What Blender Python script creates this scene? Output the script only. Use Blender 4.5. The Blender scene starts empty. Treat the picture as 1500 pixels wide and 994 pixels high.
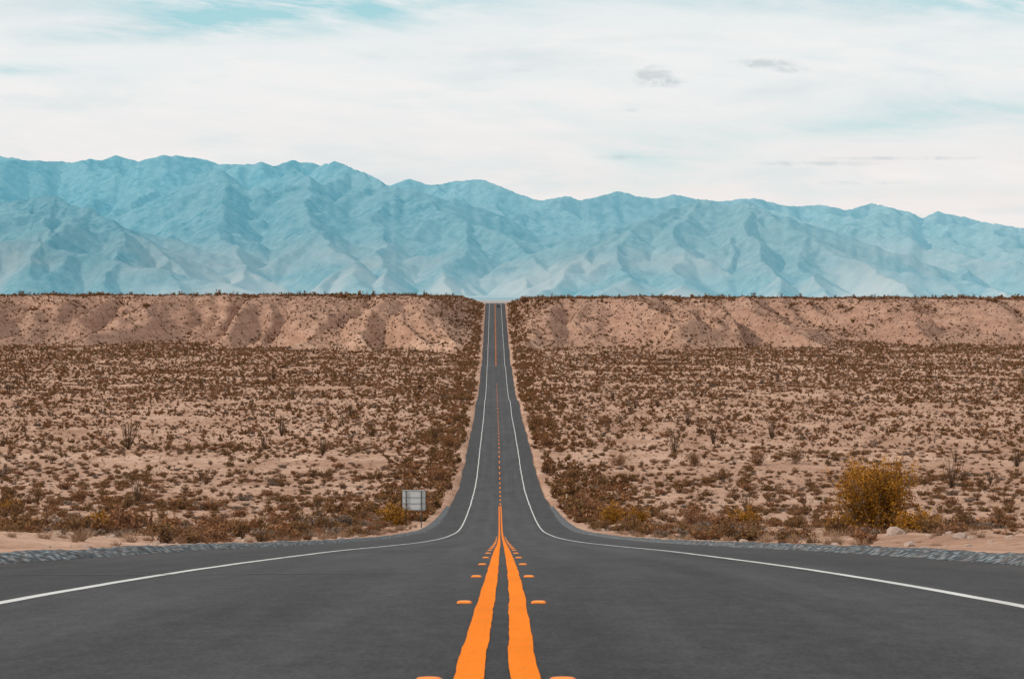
import bpy, math, numpy as np
from mathutils import Vector
rs=np.random.RandomState(7)
F=3600.0; HY=430.0
S=bpy.context.scene
# ---------------------------------------------------------------- helpers
def hashg(ix,iy,seed):
    h=(ix.astype(np.int64)*374761393+iy.astype(np.int64)*668265263+seed*974711)&0xffffffff
    h=((h^(h>>13))*1274126177)&0xffffffff
    h=h^(h>>16)
    return (h&0xffff)/65535.0*2*np.pi
def pn(x,y,seed=0):
    x=np.asarray(x,float); y=np.asarray(y,float)
    ix=np.floor(x); iy=np.floor(y); fx=x-ix; fy=y-iy
    u=fx*fx*fx*(fx*(fx*6-15)+10); v=fy*fy*fy*(fy*(fy*6-15)+10)
    def g(a,b):
        t=hashg(ix+a,iy+b,seed); return np.cos(t)*(fx-a)+np.sin(t)*(fy-b)
    return ((g(0,0)*(1-u)+g(1,0)*u)*(1-v)+(g(0,1)*(1-u)+g(1,1)*u)*v)*1.5
def fbm(x,y,o=4,seed=0):
    s=0;a=1;t=0
    for i in range(o):
        s=s+a*pn(x*2**i,y*2**i,seed+i*17);t+=a;a*=.5
    return s/t
def ridged(x,y,o=4,seed=0):
    s=0;a=1;t=0
    for i in range(o):
        s=s+a*(1-2*np.abs(pn(x*2**i,y*2**i,seed+i*13)));t+=a;a*=.5
    return s/t
def sm(a,b,x):
    t=np.clip((x-a)/(b-a),0,1); return t*t*(3-2*t)
def hermite(xs,ys):
    xs=np.array(xs,float); ys=np.array(ys,float)
    d=np.diff(ys)/np.diff(xs); m=np.zeros(len(xs)); m[0]=d[0]; m[-1]=d[-1]
    for i in range(1,len(xs)-1):
        h0=xs[i]-xs[i-1];h1=xs[i+1]-xs[i]
        m[i]=(d[i-1]*h1+d[i]*h0)/(h0+h1)
    def f(x):
        x=np.asarray(x,float); i=np.clip(np.searchsorted(xs,x)-1,0,len(xs)-2)
        h=xs[i+1]-xs[i]; t=(x-xs[i])/h
        lo=ys[i]*(2*t**3-3*t**2+1)+m[i]*h*(t**3-2*t**2+t)+ys[i+1]*(-2*t**3+3*t**2)+m[i+1]*h*(t**3-t**2)
        return np.where(x<xs[0],ys[0]+m[0]*(x-xs[0]),np.where(x>xs[-1],ys[-1],lo))
    return f
def mesh_np(name,V,Fc,mats=(),matidx=None,smooth=True,attrs=None,link=True):
    V=np.asarray(V,np.float32); Fc=np.asarray(Fc,np.int32)
    me=bpy.data.meshes.new(name); k=Fc.shape[1]
    me.vertices.add(len(V)); me.vertices.foreach_set('co',V.ravel())
    me.loops.add(Fc.size); me.loops.foreach_set('vertex_index',Fc.ravel())
    me.polygons.add(len(Fc)); me.polygons.foreach_set('loop_start',np.arange(0,Fc.size,k,dtype=np.int32))
    for m in mats: me.materials.append(m)
    if matidx is not None: me.polygons.foreach_set('material_index',np.asarray(matidx,np.int32))
    me.polygons.foreach_set('use_smooth',np.full(len(Fc),smooth))
    if attrs:
        for n,a in attrs.items():
            at=me.attributes.new(n,'FLOAT','POINT'); at.data.foreach_set('value',np.asarray(a,np.float32).ravel())
    me.update(calc_edges=True); me.validate()
    ob=bpy.data.objects.new(name,me)
    if link: S.collection.objects.link(ob)
    return ob
def gridfaces(nr,nc):
    i=np.arange(nr-1)[:,None]*nc+np.arange(nc-1)[None,:]
    return np.stack([i,i+1,i+nc+1,i+nc],-1).reshape(-1,4)
class NT:
    def __init__(s,nt): s.t=nt
    def n(s,ty,ins=None,**kw):
        nd=s.t.nodes.new(ty)
        for k,v in kw.items(): setattr(nd,k,v)
        if ins:
            for k,v in ins.items():
                if isinstance(v,bpy.types.NodeSocket): s.t.links.new(v,nd.inputs[k])
                else: nd.inputs[k].default_value=v
        return nd
    def m(s,op,a,b=0.0,c=0.0,clamp=False):
        nd=s.n('ShaderNodeMath',{0:a,1:b,2:c},operation=op); nd.use_clamp=clamp; return nd.outputs[0]
    def noise(s,vec,scale,detail=4,rough=.55,dist=0):
        return s.n('ShaderNodeTexNoise',{'Vector':vec,'Scale':scale,'Detail':detail,'Roughness':rough,'Distortion':dist}).outputs[0]
    def map(s,v,scale,loc=(0,0,0)):
        return s.n('ShaderNodeMapping',{'Vector':v,'Scale':scale,'Location':loc}).outputs[0]
    def mr(s,v,a,b,c=0.0,d=1.0):
        return s.n('ShaderNodeMapRange',{'Value':v,'From Min':a,'From Max':b,'To Min':c,'To Max':d}).outputs[0]
    def mix(s,f,a,b,bt='MIX'):
        nd=s.t.nodes.new('ShaderNodeMix'); nd.data_type='RGBA'; nd.blend_type=bt
        for k,v in ((0,f),(6,a),(7,b)):
            if isinstance(v,bpy.types.NodeSocket): s.t.links.new(v,nd.inputs[k])
            else: nd.inputs[k].default_value=v if k==0 else (*v[:3],1)
        return nd.outputs[2]
def newmat(name,rough=.9,spec=.2):
    m=bpy.data.materials.new(name); m.use_nodes=True
    b=m.node_tree.nodes['Principled BSDF']
    b.inputs['Roughness'].default_value=rough; b.inputs['Specular IOR Level'].default_value=spec
    return m,NT(m.node_tree),b
def plain(name,col,rough=.7,var=.15,scale=8,metal=0):
    m,t,b=newmat(name,rough,.3)
    geo=t.n('ShaderNodeTexCoord').outputs['Object']
    n=t.noise(geo,scale,3)
    c=t.mix(n,[x*(1-var) for x in col],[min(1,x*(1+var)) for x in col])
    t.t.links.new(c,b.inputs['Base Color']); b.inputs['Metallic'].default_value=metal
    return m
def bump(t,b,h,strength,dist):
    n=t.n('ShaderNodeBump',{'Height':h,'Strength':strength,'Distance':dist}); t.t.links.new(n.outputs[0],b.inputs['Normal'])
# ---------------------------------------------------------------- profiles
CR=.004
road_z=hermite([-60,0,10,18,47,80,117,178,215,292,392,470,560,640,700,770,850,930,985,1030,1075,1130,1180,1250,1350,1450,1550,1620,1750,2500],
  [3.9,-.70,-1.56,-2.25,-4.97,-8.2,-11.8,-17.5,-20.7,-25.5,-29.6,-30.1,-30.9,-31.9,-31.0,-32.8,-32.7,-30.9,-29.1,-30.6,-29.1,-25.3,-24.4,-20.9,-15.9,-11.6,-6.7,-6.2,-9,-12])
cx=hermite([-60,0,10,18,47,215,453,800,1130,1550,2500],[0,-.03,-.064,-.075,-.19,-1.0,-2.4,-4.9,-7.4,-10.6,-18])
def hwid(Y): return 7.15-1.05*sm(110,260,Y)
floor_z=hermite([-60,0,47,80,117,178,215,292,392,500,700,1000,1200,1320,1500],
  [3.9,-.7,-4.97,-8.2,-11.8,-17.3,-20.4,-25.4,-29.3,-30.2,-30.6,-29.4,-27.0,-25.5,-24.5])
def ground_z(X,Y):
    X=np.asarray(X,float);Y=np.asarray(Y,float)
    c=cx(Y); lat=X-c; al=np.abs(lat); hw=hwid(Y); rz=road_z(Y)-CR*np.minimum(al,8)
    fz=floor_z(Y)+sm(10,40,al)*(.95*fbm(X/55,Y/70,3,3)+.25*fbm(X/9,Y/12,3,5))*sm(60,250,Y)
    fz=fz+(.30+.25*fbm(X/14,Y/14,2,8))*sm(330,120,Y)*sm(8.5,12,al)
    fz=fz+.16*sm(8,10,al)*fbm(X/1.6,Y/2.2,4,9)*sm(400,150,Y)
    top=-3.0+1.4*sm(60,-120,X)+1.3*fbm(X/60,Y/60,2,21)+1.3*fbm(X/20,Y/25,3,23)-.6*sm(200,400,X)
    g=ridged(X/72+.25*fbm(X/50,Y/80,2,31),Y/420,3,41)
    Yb=1275+105*pn(X/170,0*X+3.3,51)-135*(g-.15)
    t=np.clip((Y-Yb)/150,0,1); t=sm(0,1,t)*.6+t*.4
    g2=ridged(X/20+.4*fbm(X/30,Y/40,2,63),Y/95,4,61)
    bz=fz+(top-fz)*t+ (g2-.35)*6.0*np.sin(np.pi*np.clip(t,0,1))
    bz=np.where(Y>1600,bz+(-10-bz)*sm(1600,1850,Y),bz)
    bz=np.where(Y>1850,-10-12*sm(1850,3500,Y),bz)
    wid=5+np.clip(np.abs(bz-rz),0,14)*1.5+6*sm(250,450,Y)
    k=sm(0,1,(al-hw-.6)/wid)
    z=rz+.12*sm(hw+.3,hw+.9,al)+(bz-rz-.12)*k+.6*sm(400,900,Y)*np.sin(np.pi*k)*fbm(X/6,Y/14,3,12)
    z=np.where(Y>1850,bz,z)
    z=z-.17*sm(hw+.45,hw+.1,al)
    return z
# ---------------------------------------------------------------- materials
def painted_haze(t,b,c,posy):
    # air haze painted in: colour fades and bluish glow grows towards the far valley
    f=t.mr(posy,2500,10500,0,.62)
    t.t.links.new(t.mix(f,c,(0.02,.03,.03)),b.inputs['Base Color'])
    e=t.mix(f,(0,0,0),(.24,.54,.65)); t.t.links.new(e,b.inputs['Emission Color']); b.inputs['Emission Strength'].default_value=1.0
mg,t,b=newmat('desert_sand',.95,.05)
pos=t.n('ShaderNodeNewGeometry').outputs['Position']
n1=t.noise(t.map(pos,(.012,.03,.03)),1.0,4,.6,.6)
n2=t.noise(pos,.35,5,.65)
n3=t.noise(pos,3.0,4,.7)
n4=t.noise(t.map(pos,(1,.35,1)),.12,4,.65)
c=t.mix(t.mr(n1,.35,.65),(.41,.24,.165),(.54,.35,.255))
c=t.mix(t.mr(n4,.45,.66),c,(.32,.18,.12))
c=t.mix(t.mr(n2,.50,.70),c,(.25,.138,.088))
c=t.mix(t.mr(n3,.54,.68,0,.8),c,(.15,.085,.053))
c=t.mix(t.mr(n3,.42,.25,0,.45),c,(.62,.44,.34))
bl=t.n('ShaderNodeAttribute',attribute_name='bluff').outputs['Fac']
nb=t.noise(t.map(pos,(.09,.02,.3)),1.0,4,.65)
cb=t.mix(t.mr(nb,.35,.65),(.27,.152,.108),(.42,.255,.185))
cb=t.mix(t.mr(t.noise(pos,.25,4,.7),.50,.66,0,.8),cb,(.17,.10,.07))
c=t.mix(t.m('MULTIPLY',bl,.85),c,cb)
painted_haze(t,b,c,t.n('ShaderNodeSeparateXYZ',{0:pos}).outputs[1])
bump(t,b,t.m('ADD',n3,t.m('MULTIPLY',n2,1.5)),.7,.15)
# asphalt
ma,t,b=newmat('asphalt',.8,.25)
pos=t.n('ShaderNodeNewGeometry').outputs['Position']
lat=t.n('ShaderNodeAttribute',attribute_name='lat').outputs['Fac']
al=t.m('ABSOLUTE',lat)
nl=t.noise(t.map(pos,(1.4,.05,.05)),1,5,.65)
nb=t.noise(t.map(pos,(1,.25,1)),.35,5,.7); nf=t.noise(t.map(pos,(1,.5,1)),38,3,.85); nm=t.noise(t.map(pos,(1,.35,1)),6,5,.8)
tr=t.m('ABSOLUTE',t.m('SUBTRACT',t.m('ABSOLUTE',t.m('SUBTRACT',al,1.85)),.85))
trk=t.mr(tr,0,.45,1,0)
v=t.m('ADD',t.m('MULTIPLY',t.m('SUBTRACT',nl,.5),.055),t.m('MULTIPLY',t.m('SUBTRACT',nb,.5),.060))
v=t.m('ADD',v,t.m('MULTIPLY',trk,.008))
v=t.m('ADD',v,t.m('MULTIPLY',t.m('SUBTRACT',nf,.5),.13))
v=t.m('ADD',v,t.m('MULTIPLY',t.m('SUBTRACT',nm,.5),.075))
v=t.m('ADD',v,.030)
v=t.m('ADD',v,t.mr(t.n('ShaderNodeSeparateXYZ',{0:pos}).outputs[1],5,60,-.004,.006))  # grazing sheen painted into the colour, lighter farther along the road
v=t.m('MULTIPLY',v,t.mr(al,3.7,4.0,1,.80))
v=t.m('MAXIMUM',v,.008)
comb=t.n('ShaderNodeCombineColor',{0:v,1:t.m('MULTIPLY',v,.965),2:t.m('MULTIPLY',v,1.01)}).outputs[0]
dust=t.m('MULTIPLY',t.mr(al,5.4,7.2,0,1),t.mr(t.noise(pos,1.2,4,.7),.45,.75,0,.5))
comb=t.mix(dust,comb,(.16,.11,.09))
t.t.links.new(comb,b.inputs['Base Color']); bump(t,b,nf,.6,.01)
def paint(name,col,wear):
    m,t,b=newmat(name,.8,.05)
    pos=t.n('ShaderNodeNewGeometry').outputs['Position']
    n=t.noise(pos,28,4,.8); n2=t.noise(t.map(pos,(3,.4,1)),1,4,.6)
    c=t.mix(t.mr(n2,.3,.7),[x*.82 for x in col],col)
    c=t.mix(t.mr(n,.56,.74,0,wear),c,(.07,.06,.06))
    t.t.links.new(c,b.inputs['Base Color']); bump(t,b,n,.4,.004)
    return m
m_yel=paint('yellow_road_paint',(.90,.215,.005),.6)
m_wht=paint('white_road_paint',(.62,.61,.59),.9)
m_dike,t,b=newmat('grey_gravel',.9,.1)
pos=t.n('ShaderNodeNewGeometry').outputs['Position']
vo=t.n('ShaderNodeTexVoronoi',{'Vector':t.map(pos,(1,.6,1)),'Scale':7.0})
n=t.noise(pos,3,4,.7)
c=t.mix(t.mr(vo.outputs['Distance'],.0,.55),(.30,.345,.365),(.055,.062,.068))
c=t.mix(t.mr(n,.5,.7,0,.6),c,(.28,.20,.16))
t.t.links.new(c,b.inputs['Base Color']); bump(t,b,t.m('SUBTRACT',1,vo.outputs['Distance']),.8,.08)
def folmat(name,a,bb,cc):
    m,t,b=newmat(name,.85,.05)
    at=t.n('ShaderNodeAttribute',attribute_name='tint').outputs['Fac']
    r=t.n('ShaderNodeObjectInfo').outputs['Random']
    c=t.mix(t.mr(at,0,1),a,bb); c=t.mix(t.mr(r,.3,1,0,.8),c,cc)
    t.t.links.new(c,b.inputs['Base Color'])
    return m
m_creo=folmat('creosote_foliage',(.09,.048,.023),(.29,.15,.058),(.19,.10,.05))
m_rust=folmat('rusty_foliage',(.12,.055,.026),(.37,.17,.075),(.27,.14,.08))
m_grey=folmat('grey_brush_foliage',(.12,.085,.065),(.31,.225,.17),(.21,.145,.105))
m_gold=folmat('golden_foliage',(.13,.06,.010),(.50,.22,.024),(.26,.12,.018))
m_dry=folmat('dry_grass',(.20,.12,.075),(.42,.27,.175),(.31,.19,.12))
m_stem=plain('twig_bark',(.10,.066,.045),.9)
m_ocot=folmat('ocotillo_stem',(.07,.045,.028),(.19,.11,.06),(.13,.08,.045))
# ---------------------------------------------------------------- terrain sheet
Yr=np.concatenate([np.arange(-60,0,3),np.arange(0,300,1.0),np.arange(300,1800,2.0),np.geomspace(1800,30000,70)])
NC=681; u=np.linspace(-1,1,NC); uu=np.sign(u)*np.abs(u)**1.5
YY=np.repeat(Yr[:,None],NC,1)
XX=cx(YY)+uu[None,:]*(80+.35*np.maximum(YY,0))
ZZ=ground_z(XX,YY)
blf=sm(1150,1300,YY)*sm(2500,1700,YY)
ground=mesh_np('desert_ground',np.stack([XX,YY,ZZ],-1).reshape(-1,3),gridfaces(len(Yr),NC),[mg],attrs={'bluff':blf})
# ---------------------------------------------------------------- road
Rr=Yr[(Yr>=-60)&(Yr<=1800)]
lt=np.array([-1,-.8,-.6,-.5,-.35,-.2,-.05,0,.05,.2,.35,.5,.6,.8,1.0])
RY=np.repeat(Rr[:,None],len(lt),1); HW=hwid(RY)
edge=np.where(np.abs(lt)==1,1,0)[None,:]*(.14*fbm(RY/1.3,lt[None,:]*3+RY*0,3,77)+.25*fbm(RY/25,lt[None,:]*3+RY*0,2,78)*sm(100,300,RY))
RL=lt[None,:]*HW+edge
RX=cx(RY)+RL; RZ=road_z(RY)-CR*np.abs(RL)
road=mesh_np('asphalt_road',np.stack([RX,RY,RZ],-1).reshape(-1,3),gridfaces(len(Rr),len(lt)),[ma],attrs={'lat':RL})
def strip(name,off,w,y0,y1,mat,step=None,dz=.004,wob=.012,seed=0):
    r=np.unique(np.concatenate([[y0],Rr[(Rr>y0)&(Rr<y1)],[y1]]))
    if step: 
        r=np.unique(np.concatenate([r,np.arange(y0,min(y1,80),step)]))
    o=off+wob*fbm(r/2.2,r*0+off*7,3,seed)
    l=o-w/2+.005*pn(r*2.3,r*0,seed+3); rr=o+w/2+.005*pn(r*2.1,r*0+5,seed+5)
    L=np.stack([l,rr],1); Y2=np.stack([r,r],1)
    zc=np.interp(r,Rr,road_z(Rr)); xc=np.interp(r,Rr,cx(Rr))
    V=np.stack([xc[:,None]+L,Y2,zc[:,None]-CR*np.abs(L)+dz],-1).reshape(-1,3)
    return V,gridfaces(len(r),2)
def join(parts):
    Vs=[];Fs=[];n=0
    for V,Fc in parts: Vs.append(V);Fs.append(Fc+n);n+=len(V)
    return np.concatenate(Vs),np.concatenate(Fs)
p=[strip('',s*.113,.122,-50,300,m_yel,.25,seed=int(20+s)) for s in(-1,1)]
for y in np.arange(304,880,14.6): p.append(strip('',.05,.16,y,y+5.5,m_yel,seed=4,dz=.006))
p+= [strip('',-.15,.12,990,1790,m_yel,seed=8,dz=.008)]
for y in np.arange(990,1790,14.6): p.append(strip('',.16,.14,y,y+5.5,m_yel,seed=4,dz=.008))
mesh_np('yellow_centre_line',*join(p),[m_yel])
p=[strip('',s*3.66,.115,-50,300,m_wht,.5,seed=int(33+s),wob=.02) for s in(-1,1)]
p+=[strip('',s*3.66,.14,300,1790,m_wht,seed=int(35+s),wob=.14,dz=.008) for s in(-1,1)]
mesh_np('white_edge_line',*join(p),[m_wht])
m_seal=plain('tar_seal',(.018,.017,.018),.5)
p=[]
for y,a,bb in ((26.5,-6.5,-1.0),(41,-6,-3.2),(63,.5,6.2),(88,-6,6),(33,1.2,3.3)):
    xs=np.linspace(a,bb,30); yy=y+.12*fbm(xs*1.2,xs*0+y,3,5)+.25*(xs-a)/6
    w=.012+.01*rs.rand(30)
    zc=lambda q,l: np.interp(q,Rr,road_z(Rr))-CR*np.abs(l)+.005
    V=np.concatenate([np.stack([cx(yy)+xs,yy-w*3,zc(yy-w*3,xs)],1),np.stack([cx(yy)+xs,yy+w*3,zc(yy+w*3,xs)],1)])
    i=np.arange(29); p.append((V,np.stack([i,i+1,i+31,i+30],1)))
mesh_np('tar_crack_seal',*join(p),[m_seal])
def dike(side):
    r=np.concatenate([np.arange(-20,90,.16),np.arange(90,300,.6)])
    hs=sm(300,200,r)
    prof=[(-.12,.004),(.0,.05),(.1,.09),(.22,.11),(.36,.12),(.5,.13),(.66,.13),(.85,.06)]
    V=[]
    for k,(o,h) in enumerate(prof):
        l=hwid(r)+o+.06*fbm(r/1.1,r*0+k,3,91)
        nz=0 if k==0 else .05*fbm(r/.5,r*0+k*1.7+side*9,3,95)+.04*fbm(r/6,r*0+side*5,2,98)
        z=road_z(r)-CR*np.minimum(l,8)+(h+nz)*np.where(k==0,1,.2+.8*hs)
        V.append(np.stack([cx(r)+side*l,r,z],1))
    V=np.stack(V,1).reshape(-1,3); Fc=gridfaces(len(r),len(prof))
    if side<0: Fc=Fc[:,::-1]
    return V,Fc
V,Fc=join([dike(-1),dike(1)]); mesh_np('gravel_berm',V,Fc,[m_dike])
m_rpm=plain('marker_orange',(.80,.20,.01),.5,.1)
m_rpm2=plain('marker_reflector',(.90,.30,.04),.4,.1)
p=[];mi=[]
for i in range(22):
    y=9.70 if i==0 else 17.5+7.3*(i-1)
    for s in(-1,1):
        x0=cx(y)+s*.265; z0=float(np.interp(y,Rr,road_z(Rr)))-CR*.265+.001
        sl=-.0865 if y<30 else -.095
        rings=[(.055,.05,.0),(.053,.045,.010),(.042,.028,.018),(.02,.012,.021)]
        V=[]
        for (a,q,h) in rings:
            for cxx,cyy in ((-1,-.6),(-.75,-1),(.75,-1),(1,-.6),(1,.6),(.75,1),(-.75,1),(-1,.6)):
                V.append((x0+a*cxx,y+q*cyy,z0+sl*q*cyy+h))
        f=[];m_=[]
        for k in range(3):
            for j in range(8):
                f.append([k*8+j,k*8+(j+1)%8,(k+1)*8+(j+1)%8,(k+1)*8+j]); m_.append(1 if (k==1 and j==1) else 0)
        f+= [[24,25,26,27],[24,27,28,31],[28,29,30,31]]; m_+=[0,0,0]
        p.append((np.array(V),np.array(f))); mi+=m_
V,Fc=join(p); mesh_np('raised_pavement_markers',V,Fc,[m_rpm,m_rpm2],mi,smooth=False)
# ---------------------------------------------------------------- plants
def stems(pts0,pts1,r0,r1,seg=3,bend=.0,rng=rs,K=4):
    n=len(pts0)
    ts=np.linspace(0,1,K)
    mid=rng.normal(0,1,(n,3))*bend
    P=np.stack([pts0+(pts1-pts0)*t+mid*np.sin(np.pi*t) for t in ts],1)
    d=pts1-pts0; d/=np.linalg.norm(d,axis=1)[:,None]+1e-9
    a=np.cross(d,[.3,.9,.1]); a/=np.linalg.norm(a,axis=1)[:,None]+1e-9; bb=np.cross(d,a)
    V=[]
    for k in range(K):
        r=(r0+(r1-r0)*ts[k])
        r=np.broadcast_to(r,(n,))[:,None]
        for j in range(seg):
            an=2*np.pi*j/seg; V.append(P[:,k]+(a*np.cos(an)+bb*np.sin(an))*r)
    V=np.stack(V,1)
    f=[]
    for k in range(K-1):
        for j in range(seg): f.append([k*seg+j,k*seg+(j+1)%seg,(k+1)*seg+(j+1)%seg,(k+1)*seg+j])
    f=np.array(f); Fc=(f[None]+np.arange(n)[:,None,None]*K*seg).reshape(-1,4)
    return V.reshape(-1,3),Fc,P
def leaves(C,size,rng,fat=.45):
    n=len(C); a=rng.normal(0,1,(n,3)); a/=np.linalg.norm(a,axis=1)[:,None]
    q=rng.normal(0,1,(n,3)); bb=np.cross(a,q); bb/=np.linalg.norm(bb,axis=1)[:,None]
    s=size*(.6+.8*rng.rand(n))[:,None]
    V=np.stack([C-a*s,C+bb*s*fat,C+a*s,C-bb*s*fat],1).reshape(-1,3)
    return V,np.arange(n*4).reshape(-1,4)
def bush(name,rng,W=1.,H=1.1,nst=14,nleaf=420,leaf=.06,mat=m_creo,sub=4,link=False,stemr=.02,low=0,K=4,spread=.07,subw=.2,dome=.45,up=.28):
    th=rng.rand(nst)*2*np.pi; rad=np.sqrt(rng.rand(nst))
    tip=np.stack([np.cos(th)*rad*W*.85,np.sin(th)*rad*W*.85,H*(.40+.55*rng.rand(nst))*(1-dome*rad**2)],1)
    base=np.stack([np.cos(th)*rad*W*.12,np.sin(th)*rad*W*.12,np.full(nst,-.04)],1)
    V1,F1,P=stems(base,tip,stemr,stemr*.35,3,W*.05,rng,K)
    k=rng.randint(0,nst,nst*sub); tt=.2+.75*rng.rand(nst*sub)
    st=base[k]+(tip[k]-base[k])*tt[:,None]
    en=st+np.stack([rng.normal(0,subw*W,nst*sub),rng.normal(0,subw*W,nst*sub),H*(.02+up*rng.rand(nst*sub))],1)
    V2,F2,_=stems(st,en,stemr*.4,stemr*.15,3,W*.02,rng,2)
    m=rng.randint(0,len(en),nleaf); q=rng.rand(nleaf)**.6
    cl=st[m]+(en[m]-st[m])*(.2+.9*q)[:,None]+rng.normal(0,1,(nleaf,3))*np.array([spread*W,spread*W,spread*.8*H])
    if low:
        j=rng.rand(nleaf)<low; cl[j,2]*=rng.rand(j.sum())*.6; 
    cl[:,2]=np.abs(cl[:,2])
    V3,F3=leaves(cl,leaf,rng)
    V,Fc=join([(V1,F1),(V2,F2),(V3,F3)])
    mi=np.concatenate([np.ones(len(F1)+len(F2)),np.zeros(len(F3))])
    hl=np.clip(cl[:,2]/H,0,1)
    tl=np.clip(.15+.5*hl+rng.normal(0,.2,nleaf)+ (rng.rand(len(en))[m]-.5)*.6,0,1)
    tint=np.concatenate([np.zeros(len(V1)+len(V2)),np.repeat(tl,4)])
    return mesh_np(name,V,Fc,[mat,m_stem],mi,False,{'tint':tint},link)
def ocotillo(name,rng,n=13,link=False):
    th=np.linspace(0,2*np.pi,n,endpoint=False)+rng.normal(0,.25,n); rad=.05+.45*rng.rand(n)
    L=.6+.45*rng.rand(n)
    tip=np.stack([np.cos(th)*rad*L,np.sin(th)*rad*L,L*np.sqrt(1-rad**2*.7)],1)
    base=np.stack([np.cos(th)*.03,np.sin(th)*.03,np.full(n,-.02)],1)
    V1,F1,P=stems(base,tip,.014,.007,4,.04,rng)
    m=rng.randint(0,n,300); q=.1+.9*rng.rand(300)
    C=base[m]+(tip[m]-base[m])*q[:,None]+rng.normal(0,.02,(300,3))
    V3,F3=leaves(C,.024,rng)
    V,Fc=join([(V1,F1),(V3,F3)])
    return mesh_np(name,V,Fc,[m_ocot],None,False,{'tint':np.concatenate([np.zeros(len(V1)),np.repeat(rng.rand(300),4)])},link)
def tuft(name,rng,n=60,link=False):
    th=rng.rand(n)*2*np.pi; rad=.2+.8*rng.rand(n)
    base=np.stack([rng.normal(0,.15,n),rng.normal(0,.15,n),np.full(n,-.03)],1)
    tip=base+np.stack([np.cos(th)*rad*.8,np.sin(th)*rad*.8,.25+.6*rng.rand(n)],1)
    V,Fc,_=stems(base,tip,.025,.006,3,.05,rng)
    return mesh_np(name,V,Fc,[m_dry],None,False,{'tint':np.repeat(rng.rand(n),12)},link)
def coll(name,obs):
    c=bpy.data.collections.new(name)
    for o in obs: c.objects.link(o)
    return c
def kinds(tag,nl,lf,nst,sub,K):
    return coll(tag,
     [bush(tag+'_a%02d'%i,np.random.RandomState(i),1,.85+.25*(i%3),nst+i,nl,lf,m_creo,sub,K=K) for i in range(4)]+
     [bush(tag+'_b%02d'%i,np.random.RandomState(20+i),1,.8,nst,nl,lf,m_rust,sub,K=K) for i in range(2)]+
     [bush(tag+'_c%02d'%i,np.random.RandomState(30+i),1,.7,nst,nl,lf,m_grey,sub,K=K) for i in range(2)])
C_sh=kinds('shrub_near',440,.085,14,4,3)
C_sf=kinds('shrub_far',120,.165,6,2,2)
C_oc=coll('ocotillo_kinds',[ocotillo('ocotillo_%02d'%i,np.random.RandomState(50+i),9+3*i) for i in range(4)])
C_tu=coll('tuft_kinds',[tuft('grass_tuft_%02d'%i,np.random.RandomState(60+i)) for i in range(3)])
def rock(name,rng):
    import bmesh
    bm=bmesh.new(); bmesh.ops.create_icosphere(bm,subdivisions=2,radius=1)
    for v in bm.verts:
        f=1+.25*math.sin(v.co.x*3+rng.rand()*.6)+.12*rng.normal(); v.co*=f; v.co.z*=.6
    me=bpy.data.meshes.new(name); bm.to_mesh(me); bm.free(); me.materials.append(m_rock)
    return bpy.data.objects.new(name,me)
m_rock=plain('pale_stone',(.36,.26,.21),.9,.35,3)
C_rk=coll('stone_kinds',[rock('stone_%02d'%i,np.random.RandomState(70+i)) for i in range(3)])
def scatter(name,X,Y,scale,idx,C,sink=.03):
    n=len(X); Z=ground_z(X,Y)-sink
    me=bpy.data.meshes.new(name); me.vertices.add(n); me.vertices.foreach_set('co',np.stack([X,Y,Z],1).astype(np.float32).ravel())
    a=me.attributes.new('rot','FLOAT_VECTOR','POINT')
    a.data.foreach_set('vector',np.stack([rs.normal(0,.06,n),rs.normal(0,.06,n),rs.rand(n)*6.283],1).astype(np.float32).ravel())
    a=me.attributes.new('scl','FLOAT_VECTOR','POINT')
    sc=np.stack([scale*(.85+.3*rs.rand(n)),scale*(.85+.3*rs.rand(n)),scale*(.7+.55*rs.rand(n))],1)
    a.data.foreach_set('vector',sc.astype(np.float32).ravel())
    a=me.attributes.new('idx','INT','POINT'); a.data.foreach_set('value',idx.astype(np.int32))
    ob=bpy.data.objects.new(name,me); S.collection.objects.link(ob)
    ng=bpy.data.node_groups.new(name+'_scatter','GeometryNodeTree')
    ng.interface.new_socket('Geometry',in_out='INPUT',socket_type='NodeSocketGeometry')
    ng.interface.new_socket('Geometry',in_out='OUTPUT',socket_type='NodeSocketGeometry')
    N=ng.nodes; L=ng.links
    gi=N.new('NodeGroupInput'); go=N.new('NodeGroupOutput'); ci=N.new('GeometryNodeCollectionInfo')
    ci.inputs['Collection'].default_value=C; ci.inputs['Separate Children'].default_value=True; ci.inputs['Reset Children'].default_value=True
    ip=N.new('GeometryNodeInstanceOnPoints'); ip.inputs['Pick Instance'].default_value=True
    def na(nm,ty):
        q=N.new('GeometryNodeInputNamedAttribute'); q.data_type=ty; q.inputs['Name'].default_value=nm
        return [o for o in q.outputs if o.enabled and o.name=='Attribute'][0]
    L.new(gi.outputs[0],ip.inputs['Points']); L.new(ci.outputs[0],ip.inputs['Instance'])
    L.new(na('idx','INT'),ip.inputs['Instance Index']); L.new(na('rot','FLOAT_VECTOR'),ip.inputs['Rotation'])
    L.new(na('scl','FLOAT_VECTOR'),ip.inputs['Scale']); L.new(ip.outputs[0],go.inputs[0])
    mo=ob.modifiers.new('scatter','NODES'); mo.node_group=ng
    return ob
def samp(n,y0,y1,marg=25):
    Y=np.sqrt(y0**2+rs.rand(n)*(y1**2-y0**2)); X=(rs.rand(n)*2-1)*(.228*Y+marg)
    return X,Y
def offroad(X,Y,d): return np.abs(X-cx(Y))>hwid(Y)+d
X,Y=samp(160000,60,1600)
dens=.68+1.0*fbm(X/60,Y/45,3,101)+.5*fbm(X/14,Y/14,2,103)+.22*sm(550,820,Y)*sm(1330,1200,Y)+.15*sm(1230,1330,Y)
wash=np.abs(fbm(X/160,Y/50,3,111))<.035
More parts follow.
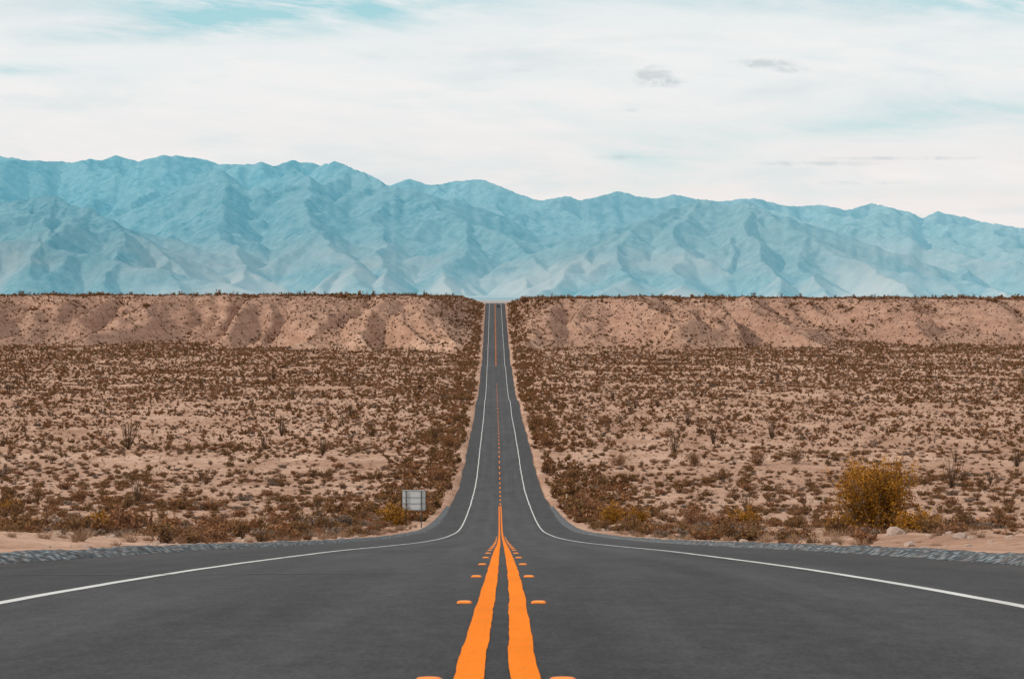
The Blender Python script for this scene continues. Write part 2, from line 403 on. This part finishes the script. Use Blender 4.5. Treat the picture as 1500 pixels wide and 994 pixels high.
keep=(rs.rand(len(X))<dens)&offroad(X,Y,1.8)&~(wash&(Y<1000)&(rs.rand(len(X))<.9))&((Y>150)|(rs.rand(len(X))<.4))
X=X[keep];Y=Y[keep]; n=len(X)
sc=np.exp(rs.normal(-.62,.42,n)); sc=np.clip(sc,.22,1.7)*(1+.10*sm(500,900,Y)-.22*sm(1230,1330,Y))
idx=rs.choice(8,n,p=[.12,.12,.11,.10,.23,.18,.07,.07])
nr=Y<480
scatter('desert_shrubs',X[nr],Y[nr],sc[nr],idx[nr],C_sh)
scatter('distant_desert_shrubs',X[~nr],Y[~nr],sc[~nr],idx[~nr],C_sf)
n=11000; X=rs.uniform(-430,430,n); Y=rs.uniform(1340,1590,n); k=offroad(X,Y,4)&(rs.rand(n)<.45+1.3*fbm(X/16,Y/90,3,151)); X=X[k];Y=Y[k]
scatter('plateau_rim_shrubs',X,Y,np.exp(rs.normal(.0,.45,len(X))),rs.randint(0,6,len(X)),C_sf)
n=3600; Y=rs.uniform(235,1540,n); side=np.sign(rs.rand(n)-.5)
X=cx(Y)+side*(hwid(Y)+1.2+np.abs(rs.normal(0,6,n)))
kp=(fbm(Y/60,side*9,2,131)+rs.normal(0,.14,n))>-.12; X=X[kp];Y=Y[kp]
scatter('roadside_shrubs',X,Y,rs.uniform(.4,1.6,len(X)),rs.choice([0,1,2,4,5],len(X)),C_sf)
X,Y=samp(30000,55,600,20); kp=offroad(X,Y,1.4)&(rs.rand(len(X))<.45+fbm(X/20,Y/20,3,141))
X=X[kp];Y=Y[kp]
scatter('dry_grass_tufts',X,Y,rs.uniform(.12,.4,len(X)),rs.randint(0,3,len(X)),C_tu)
X,Y=samp(20000,30,450,15); kp=offroad(X,Y,1.0); X=X[kp];Y=Y[kp]
scatter('scattered_stones',X,Y,np.exp(rs.normal(-2.7,.5,len(X))),rs.randint(0,3,len(X)),C_rk,0)
n=500; Y=rs.uniform(60,330,n); side=np.sign(rs.rand(n)-.5); X=cx(Y)+side*(hwid(Y)+1.4+np.abs(rs.normal(0,3.5,n)))
scatter('verge_grass',X,Y,rs.uniform(.15,.5,n),rs.randint(0,3,n),C_tu)
n=320; Y=rs.uniform(75,320,n); side=np.sign(rs.rand(n)-.5); X=cx(Y)+side*(hwid(Y)+2.0+np.abs(rs.normal(0,5,n)))
scatter('verge_shrubs',X,Y,rs.uniform(.25,.9,n),rs.randint(0,8,n),C_sh)
X,Y=samp(360,230,1500); kp=offroad(X,Y,12); X=X[kp];Y=Y[kp]
Xt=rs.uniform(-420,420,420); Yt=rs.uniform(1420,1570,420); kt=offroad(Xt,Yt,14); X=np.concatenate([X,Xt[kt]]);Y=np.concatenate([Y,Yt[kt]])
scatter('ocotillo_stand',X,Y,rs.uniform(1.3,3.3,len(X)),rs.randint(0,4,len(X)),C_oc)
def dist_at(py,off=0):
    ys=np.arange(80,1500,1.0); zs=floor_z(ys); s=HY-zs/ys*F
    i=np.where(s<=py)[0]; return float(ys[i[0]])
for k,(px,py,h) in enumerate([(187,660,42),(412,637,30),(1045,650,28),(1395,716,38),(988,664,32),(1131,645,28),(472,670,28),(513,612,20),(12,578,22),(1008,625,20),(898,585,16),(400,556,16)]):
    D=dist_at(py); x=(px-750)/F*D
    o=ocotillo('ocotillo',np.random.RandomState(200+k),19,True); o.location=(x,D,float(ground_z(x,D))-.03)
    s=h/F*D*1.05; o.scale=(s*.95,s*.95,s)
big=[(1283,790,150,122,m_gold,108),(577,772,66,34,m_gold,222),(637,648,28,36,m_creo,0),(668,612,32,22,m_rust,0),(310,590,40,26,m_rust,0),(788,625,26,26,m_rust,0),
 (640,706,40,30,m_rust,0),(885,625,26,22,m_rust,0),(1018,684,38,24,m_creo,0),(1165,682,36,32,m_creo,0),(1110,683,34,30,m_rust,0),(850,745,46,28,m_rust,0),(895,768,60,30,m_gold,0),(935,770,42,22,m_gold,0),(1020,775,80,26,m_rust,0),(1090,774,56,24,m_gold,0),
 (215,735,44,22,m_rust,0),(15,752,44,22,m_gold,0),(115,732,40,20,m_rust,0),(140,783,62,26,m_gold,0),(310,785,60,24,m_rust,0),(470,780,40,22,m_grey,0),(500,776,36,18,m_grey,0),(305,750,40,20,m_rust,0),(165,758,30,18,m_creo,0),(12,727,30,18,m_creo,0),(545,640,22,18,m_creo,0),(840,706,22,22,m_creo,0),(905,682,44,20,m_rust,0),(1345,790,90,46,m_gold,104),(1236,786,60,40,m_gold,112),
 (688,560,22,28,m_rust,0),(765,548,18,22,m_rust,0),(800,655,24,18,m_rust,0),(655,655,26,18,m_rust,0),(865,755,50,24,m_rust,0)]
for k,(px,py,w,h,mt,D) in enumerate(big):
    if D==0: D=dist_at(py)
    x=(px-750)/F*D; W=w/F*D/2; H=h/F*D
    if k==0: o=bush('creosote_bush',np.random.RandomState(303),W,H*1.02,56,19000,.055,mt,7,link=True,stemr=.026,low=.10,spread=.045,subw=.16,dome=.30,up=.34)
    elif k in(29,30): o=bush('creosote_bush',np.random.RandomState(300+k),W,H,30,4500,.055,mt,7,link=True,stemr=.02,low=.2,spread=.06)
    else: o=bush('creosote_bush',np.random.RandomState(300+k),W,H*1.15,22,1900,.09,mt,5,link=True,stemr=.02,low=.15)
    o.location=(x,D,float(ground_z(x,D))-.03)
D=1500; x=(768-750)/F*D
o=bush('desert_tree',np.random.RandomState(400),3.4,4.6,26,1500,.3,m_rust,6,link=True,stemr=.1); o.location=(x,D,float(ground_z(x,D))-.1)
D=1490; x=(755-750)/F*D
o=bush('desert_tree',np.random.RandomState(401),2.6,2.4,20,900,.3,m_creo,6,link=True,stemr=.08); o.location=(x,D,float(ground_z(x,D))-.1)
import bmesh
def prim(name,size,loc,mat,parent,bev=.0,verts=None):
    bm=bmesh.new(); bmesh.ops.create_cube(bm,size=1)
    for v in bm.verts: v.co=Vector((v.co.x*size[0],v.co.y*size[1],v.co.z*size[2]))
    if bev: bmesh.ops.bevel(bm,geom=bm.edges[:],offset=bev,segments=2,affect='EDGES')
    me=bpy.data.meshes.new(name); bm.to_mesh(me); bm.free(); me.materials.append(mat)
    o=bpy.data.objects.new(name,me); S.collection.objects.link(o); o.location=loc; o.parent=parent; return o
D=222; x=(606-750)/F*D; z=float(ground_z(x,D))
sg=bpy.data.objects.new('road_sign',None); S.collection.objects.link(sg); sg.location=(x,D,z); sg.rotation_euler=(0,0,math.radians(-4))
m_al=plain('aluminium_sign_back',(.52,.55,.56),.45,.12,2); m_fr=plain('weathered_wood_post',(.10,.085,.07),.8); m_rib=plain('sign_rib',(.24,.26,.27),.5); m_face=plain('sign_face',(.75,.75,.72),.5)
top=55/F*D; bh=30/F*D; bw=34/F*D
prim('panel',(bw,.01,bh),(0,0,top-bh/2),m_al,sg)
prim('panel_front',(bw,.006,bh),(0,.0095,top-bh/2),m_face,sg)
for i,q in enumerate((.04,.36,.66,.96)): prim('rib_%d'%i,(bw,.03,.05),(0,-.0205,top-bh*q),m_rib,sg)
for i,q in enumerate((-.5,.5)): prim('edge_%d'%i,(.035,.05,bh+.04),(q*bw+q*.04,0,top-bh/2),m_fr,sg)
for i,q in enumerate((-.33,.33)): prim('post_%d'%i,(.09,.09,top+.25),(q*bw,-.083,(top-.35)/2),m_fr,sg,.01)
D=310; x=(830-750)/F*D
dl=bpy.data.objects.new('delineator_post',None); S.collection.objects.link(dl); dl.location=(x,D,float(ground_z(x,D)))
m_wp=plain('white_plastic',(.8,.8,.78),.5,.05); m_rf=plain('reflector',(.7,.35,.08),.3)
prim('post',(.16,.04,1.1),(0,0,.5),m_wp,dl,.01); prim('reflector',(.09,.01,.15),(0,-.026,.9),m_rf,dl)
def car(x,y,z,rx):
    e=bpy.data.objects.new('car',None); S.collection.objects.link(e); e.location=(x,y,z); e.rotation_euler=(rx,0,0)
    mp=plain('dark_car_paint',(.03,.035,.045),.3); mgz=plain('car_glass',(.02,.03,.04),.08); mt=plain('tyre_rubber',(.02,.02,.02),.8); ml=plain('tail_lamp_red',(.5,.02,.02),.3); mc=plain('chrome',(.6,.6,.6),.2)
    def loft(nm,secs,mat):
        V=[];n=8
        for (yy,w,z0,z1,r) in secs:
            V+=[(-w+r,yy,z0),(w-r,yy,z0),(w,yy,z0+r),(w,yy,z1-r),(w-r,yy,z1),(-w+r,yy,z1),(-w,yy,z1-r),(-w,yy,z0+r)]
        Fs=[(i*n+j,i*n+(j+1)%n,(i+1)*n+(j+1)%n,(i+1)*n+j) for i in range(len(secs)-1) for j in range(n)]
        me=bpy.data.meshes.new(nm); me.from_pydata(V,[],Fs+[tuple(range(n))[::-1],tuple(range((len(secs)-1)*n,len(secs)*n))]); me.materials.append(mat)
        o=bpy.data.objects.new(nm,me); S.collection.objects.link(o); o.parent=e
    loft('body',[(-2.35,.78,.38,.85,.08),(-2.25,.9,.28,1.02,.1),(-.9,.93,.25,1.05,.1),(1.2,.93,.25,1.03,.1),(2.1,.88,.28,.9,.1),(2.3,.75,.36,.75,.08)],mp)
    loft('cabin',[(-2.15,.76,1.0,1.1,.03),(-1.75,.70,1.0,1.62,.1),(-.2,.70,1.0,1.68,.1),(.5,.70,1.0,1.6,.1),(1.25,.74,1.0,1.08,.03)],mgz)
    loft('roof',[(-1.75,.66,1.625,1.70,.03),(-.2,.67,1.685,1.74,.02),(.45,.64,1.61,1.68,.03)],mp)
    for i,(a,q) in enumerate(((-.86,-1.45),(.86,-1.45),(-.86,1.4),(.86,1.4))):
        bm=bmesh.new(); bmesh.ops.create_cone(bm,cap_ends=True,segments=20,radius1=.34,radius2=.34,depth=.22)
        me=bpy.data.meshes.new('wheel'); bm.to_mesh(me); bm.free(); me.materials.append(mt)
        o=bpy.data.objects.new('wheel_%d'%i,me); S.collection.objects.link(o); o.parent=e; o.location=(a,q,.34); o.rotation_euler=(0,math.pi/2,0)
    for i,a in enumerate((-.72,.72)): prim('tail_lamp_%d'%i,(.26,.06,.16),(a,-2.33,.82),ml,e,.02)
    prim('bumper',(1.7,.12,.16),(0,-2.38,.45),mp,e,.04); prim('licence_plate',(.35,.02,.16),(0,-2.40,.68),mc,e)
yc=1515; car(float(cx(yc))+1.95,yc,float(road_z(yc))-.02,math.atan((float(road_z(1520))-float(road_z(1510)))/10))
# ---------------------------------------------------------------- mountains
NY=600;NX=1300
yv=np.linspace(8300,16800,NY); uv=np.linspace(-.29,.29,NX)
MY=np.repeat(yv[:,None],NX,1); MX=uv[None,:]*MY
WX=MX+170*fbm(MX/1100,MY/1100,3,201)+45*fbm(MX/260,MY/260,3,203); WY=MY+170*fbm(MX/1100,MY/1100,3,205)+45*fbm(MX/260,MY/260,3,207)
def P(px,py,D): return ((px-750)/F*D,D,(HY-py)/F*D)
sky=[(-300,232),(-150,226),(0,228),(30,234),(60,236),(110,238),(125,234),(150,235),(170,228),(205,237),(240,227),(300,233),(320,241),(370,241),(385,237),(400,244),(430,235),(470,242),(495,237),(520,248),(545,258),(570,272),(600,262),(630,272),(660,267),(700,262),(725,270),(780,292),(800,293),(830,287),(850,294),(880,287),(905,280),(930,287),(960,291),(990,285),(1020,292),(1060,295),(1100,290),(1160,303),(1200,300),(1240,308),(1275,298),(1330,310),(1350,319),(1375,310),(1440,325),(1500,335),(1580,338),(1700,350),(1850,360)]
segs=[]
mr_=np.random.RandomState(5)
main=[]
for i,(px,py) in enumerate(sky):
    D=14300+600*math.sin(px/190.)+mr_.normal(0,120)
    main.append(np.array(P(px,py,D)))
for a,bb in zip(main[:-1],main[1:]): segs.append((a,bb,.70))
def spur(p,ang,slope,length,depth):
    n=max(2,int(length/420)); cur=np.array(p,float)
    for i in range(n):
        st=length/n; ang+=mr_.normal(0,.22)
        nx=cur+np.array([math.sin(ang)*st,-math.cos(ang)*st,-slope*st*(.6+.8*mr_.rand())])
        segs.append((cur.copy(),nx.copy(),.68 if depth==0 else .76))
        if depth<2 and i>0 or depth==0:
            for s in(-1,1):
                if mr_.rand()<.5 and nx[2]>60:
                    spur(nx,ang+s*(.75+.35*mr_.rand()),slope*1.7+.08,min(length*.4,nx[2]*2.3),depth+1)
        cur=nx
        if cur[2]<-20: break
last=-1e9
for i in range(0,len(main)):
    p=main[i]
    if p[0]-last>430 and mr_.rand()<.85: last=p[0]; spur(p,mr_.normal(0,.4),(p[2]+20)/3900.,3900,0)
ex=[[(1012,291,11500),(1090,301,11200),(1190,345,10800),(1290,395,10300),(1360,432,9800)],[(1012,291,11500),(930,335,11000),(850,390,10500),(790,425,10000)],
 [(1012,291,11500),(1000,345,10800),(975,435,9800)],[(1090,301,11200),(1115,360,10500),(1150,435,9700)],[(1190,345,10800),(1200,390,10300),(1235,435,9600)],[(930,335,11000),(915,390,10300),(880,438,9700)],
 [(500,240,13500),(570,277,12500),(680,322,11800),(760,362,11200),(835,410,10500)],[(680,322,11800),(660,380,11000),(640,435,9900)],[(570,277,12500),(560,350,11400),(560,432,9900)],
 [(300,245,13200),(320,320,11700),(340,380,10700),(345,435,9800)],[(430,243,13200),(470,320,11500),(520,400,10300),(550,440,9700)],
 [(-100,300,10900),(70,287,10600),(150,315,10300),(230,370,10000),(290,415,9600)],[(70,287,10600),(60,350,10000),(50,400,9500)],
 [(-160,352,9500),(30,348,9400),(150,375,9250),(300,405,9000),(400,434,8800)],[(1275,300,13800),(1330,350,12400),(1400,400,11200),(1460,430,10300)],[(1440,325,13800),(1500,370,12300),(1560,420,11000)]]
for e in ex:
    q=[np.array(P(*a)) for a in e]
    for a,bb in zip(q[:-1],q[1:]):
        segs.append((a,bb,.64))
        d=bb-a; an=math.atan2(d[0],-d[1])
        for f in (.3,.8):
            for s in(-1,1):
                pt=a+d*f
                if pt[2]>70 and mr_.rand()<.8: spur(pt,an+s*(.9+.3*mr_.rand()),.34,min(900,pt[2]*2.4),1)
base=-24+np.maximum(0,MY-9300)*.012
H=base.copy()
for a,bb,k in segs:
    reach=max(a[2],bb[2])/k+300
    y0,y1=min(a[1],bb[1])-reach,max(a[1],bb[1])+reach
    r0,r1=np.searchsorted(yv,[y0,y1])
    if r1<=r0: continue
    xm,xM=min(a[0],bb[0])-reach,max(a[0],bb[0])+reach
    yq=max(y0,8300)
    c0,c1=np.searchsorted(uv,[min(xm/yq,xm/y1),max(xM/yq,xM/y1)])
    if c1<=c0: continue
    X_=WX[r0:r1,c0:c1];Y_=WY[r0:r1,c0:c1]
    dx,dy=bb[0]-a[0],bb[1]-a[1]; L2=dx*dx+dy*dy+1e-6
    t_=np.clip(((X_-a[0])*dx+(Y_-a[1])*dy)/L2,0,1)
    d=np.hypot(X_-a[0]-t_*dx,Y_-a[1]-t_*dy)
    h=a[2]+(bb[2]-a[2])*t_-k*d*(1-.00012*d)
    H[r0:r1,c0:c1]=np.maximum(H[r0:r1,c0:c1],h)
rel=np.clip((H-base)/120,0,1)
H=H+rel*(28*(ridged(MX/420,MY/420,3,301)-.35)+10*(ridged(MX/130,MY/130,3,311)-.3))
H[1:-1,1:-1]=(H[1:-1,1:-1]*2+H[:-2,1:-1]+H[2:,1:-1]+H[1:-1,:-2]+H[1:-1,2:])/6
px_=uv*F+750; sx=[a for a,_ in sky]; sy=[b_ for _,b_ in sky]
tgt=HY-np.interp(px_,sx,sy)+3.0*fbm(px_/16,px_*0,4,77)
for win in (41,25,13,9):
    act=(H/MY).max(0)*F; r=tgt/np.maximum(act,5)
    k=np.hanning(win+2)[1:-1]; k/=k.sum(); r=np.convolve(np.pad(r,win//2,mode='edge'),k,'valid')
    H=np.where(H>0,H*r[None,:],H)
H=H+np.clip((H-base)/120,0,1)*3.5*fbm(MX/45,MY/45,3,321)
mm,t,b=newmat('haze_painted_rock',.95,.0)
pos=t.n('ShaderNodeNewGeometry').outputs['Position']; sp=t.n('ShaderNodeSeparateXYZ',{0:pos})
n1=t.noise(t.map(pos,(.0012,.0012,.003)),1,5,.6,.4); n2=t.noise(pos,.018,5,.8); n3=t.noise(pos,.004,4,.6)
low=t.mr(sp.outputs[2],300,0)
c=t.mix(t.mr(n2,.32,.68),(.025,.065,.08),(.16,.215,.22))  # rock colours with the blue of the air mixed in
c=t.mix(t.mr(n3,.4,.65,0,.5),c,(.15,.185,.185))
rt=t.mr(sp.outputs[0],-1500,2500,0,.3)
c=t.mix(t.m('MULTIPLY',t.m('ADD',t.m('MULTIPLY',t.mr(n1,.40,.60),low),rt),.75),c,(.34,.275,.24))  # pinkish lower slopes, sunlit patches painted into the colour
t.t.links.new(c,b.inputs['Base Color'])
em=t.mix(t.mr(sp.outputs[1],9000,14500),(.030,.15,.205),(.070,.265,.345))  # air haze painted as glow on the rock, stronger with distance
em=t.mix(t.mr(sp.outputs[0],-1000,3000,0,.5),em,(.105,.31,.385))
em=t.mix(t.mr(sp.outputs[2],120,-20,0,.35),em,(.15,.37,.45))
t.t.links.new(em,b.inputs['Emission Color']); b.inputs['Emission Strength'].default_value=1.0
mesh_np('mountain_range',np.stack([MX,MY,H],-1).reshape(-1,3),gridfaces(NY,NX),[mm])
# ---------------------------------------------------------------- sun, sky
sd=Vector((-.85,-.22,.62)).normalized()
sun=bpy.data.lights.new('sun','SUN'); sun.energy=2.4; sun.angle=math.radians(1.5); sun.color=(1,.92,.82)
so=bpy.data.objects.new('sun',sun); S.collection.objects.link(so); so.rotation_euler=sd.to_track_quat('Z','Y').to_euler(); so.location=(-50,-30,80)
w=bpy.data.worlds.new('World'); S.world=w; w.use_nodes=True; t=NT(w.node_tree); t.t.nodes.clear()
out=t.n('ShaderNodeOutputWorld')
sk=t.n('ShaderNodeTexSky',sky_type='NISHITA'); sk.sun_disc=False; sk.sun_elevation=math.asin(sd.z); sk.sun_rotation=math.atan2(sd.x,sd.y)
sk.air_density=1.0; sk.dust_density=.6
tint=t.mix(1.0,sk.outputs[0],(.80,1.08,1.0),'MULTIPLY')
bg1=t.n('ShaderNodeBackground',{'Color':tint,'Strength':.1})
g=t.n('ShaderNodeTexCoord').outputs['Generated']
sp=t.n('ShaderNodeSeparateXYZ',{0:g}); yy=t.m('MAXIMUM',t.m('ABSOLUTE',sp.outputs[1]),.05)
az=t.m('DIVIDE',sp.outputs[0],yy); el=t.m('DIVIDE',sp.outputs[2],yy)
cv=t.n('ShaderNodeCombineXYZ',{0:az,1:el}).outputs[0]
nA=t.noise(t.map(cv,(9,40,1),(3.1,1.7,0)),1,5,.6,.25)
nB=t.noise(t.map(t.n('ShaderNodeVectorRotate',{'Vector':cv,'Angle':.12},rotation_type='Z_AXIS').outputs[0],(16,100,1),(.3,5.7,0)),1,7,.68,.25)
nC=t.noise(t.map(cv,(90,190,1)),1,4,.65,.5)
def blob(px,py,rx,ry,jit=.9):
    a=t.m('DIVIDE',t.m('SUBTRACT',az,(px-750)/F),rx/F); e=t.m('DIVIDE',t.m('SUBTRACT',el,(HY-py)/F),ry/F)
    r2=t.m('ADD',t.m('MULTIPLY',a,a),t.m('MULTIPLY',e,e))
    return t.m('EXPONENT',t.m('MULTIPLY',r2,-1))
gap=t.mr(nA,.56,.80,0,.35)
for (px,py,rx,ry,s) in ((430,2,270,40,1.6),(290,40,170,18,.8),(1500,0,190,38,1.2),(1440,160,190,26,.85),(985,222,100,30,.9),(30,102,130,9,.9),(900,268,130,16,.5),(1230,190,220,18,.6),(1100,5,260,22,.5),(1380,280,170,12,.4),(150,55,160,12,.4)):
    gap=t.m('ADD',gap,t.m('MULTIPLY',t.m('MULTIPLY',blob(px,py,rx,ry),s),t.mr(nB,.34,.66)))
gap=t.m('MAXIMUM',t.m('MINIMUM',gap,.92),0.0)
gr=t.mr(el,.0,.09)
cc=t.mix(gr,(.89,.79,.755),(.83,.86,.87))
cc=t.mix(t.mr(nB,.38,.66,0,.7),cc,(.92,.89,.875))
cc=t.mix(t.mr(nA,.50,.3,0,.8),cc,(.68,.76,.785))
gc=None
for (px,py,rx,ry,s) in ((955,110,24,12,1.2),(978,122,28,6,.8),(1120,94,42,7,.9),(1160,103,22,5,.7),(905,231,30,4,.7),(925,163,12,4,.5),(1190,240,90,4,.6),(1330,232,110,3,.6),(1260,268,90,4,.4),(1205,192,22,5,.4),(780,104,40,4,.3)):
    q=t.m('MULTIPLY',blob(px,py,rx,ry),s); gc=q if gc is None else t.m('ADD',gc,q)
gcl=t.mr(t.m('MULTIPLY',gc,t.mr(nC,.35,.60,.1,1.3)),.10,.8,0,.7)
cc=t.mix(gcl,cc,(.56,.62,.64))
bg2=t.n('ShaderNodeBackground',{'Color':cc,'Strength':1.0})
cy=t.mix(t.mr(el,.03,.12),(.62,.78,.81),(.36,.68,.76))
bg3=t.n('ShaderNodeBackground',{'Color':cy,'Strength':1.0})
bsky=t.n('ShaderNodeMixShader',{0:.8,1:bg1.outputs[0],2:bg3.outputs[0]})
ms=t.n('ShaderNodeMixShader',{0:gap,1:bg2.outputs[0],2:bsky.outputs[0]})
t.t.links.new(ms.outputs[0],out.inputs[0])
# ---------------------------------------------------------------- camera
cam=bpy.data.cameras.new('camera'); cam.lens=36*F/1500; cam.sensor_width=36; cam.clip_start=.1; cam.clip_end=60000
co=bpy.data.objects.new('camera',cam); S.collection.objects.link(co)
co.location=(0,0,0); co.rotation_euler=(math.radians(90)-math.atan((497-HY)/F),0,0)
cam.dof.use_dof=True; cam.dof.focus_distance=150; cam.dof.aperture_fstop=18
S.camera=co
S.view_settings.view_transform='Standard'; S.view_settings.look='None'; S.view_settings.exposure=0
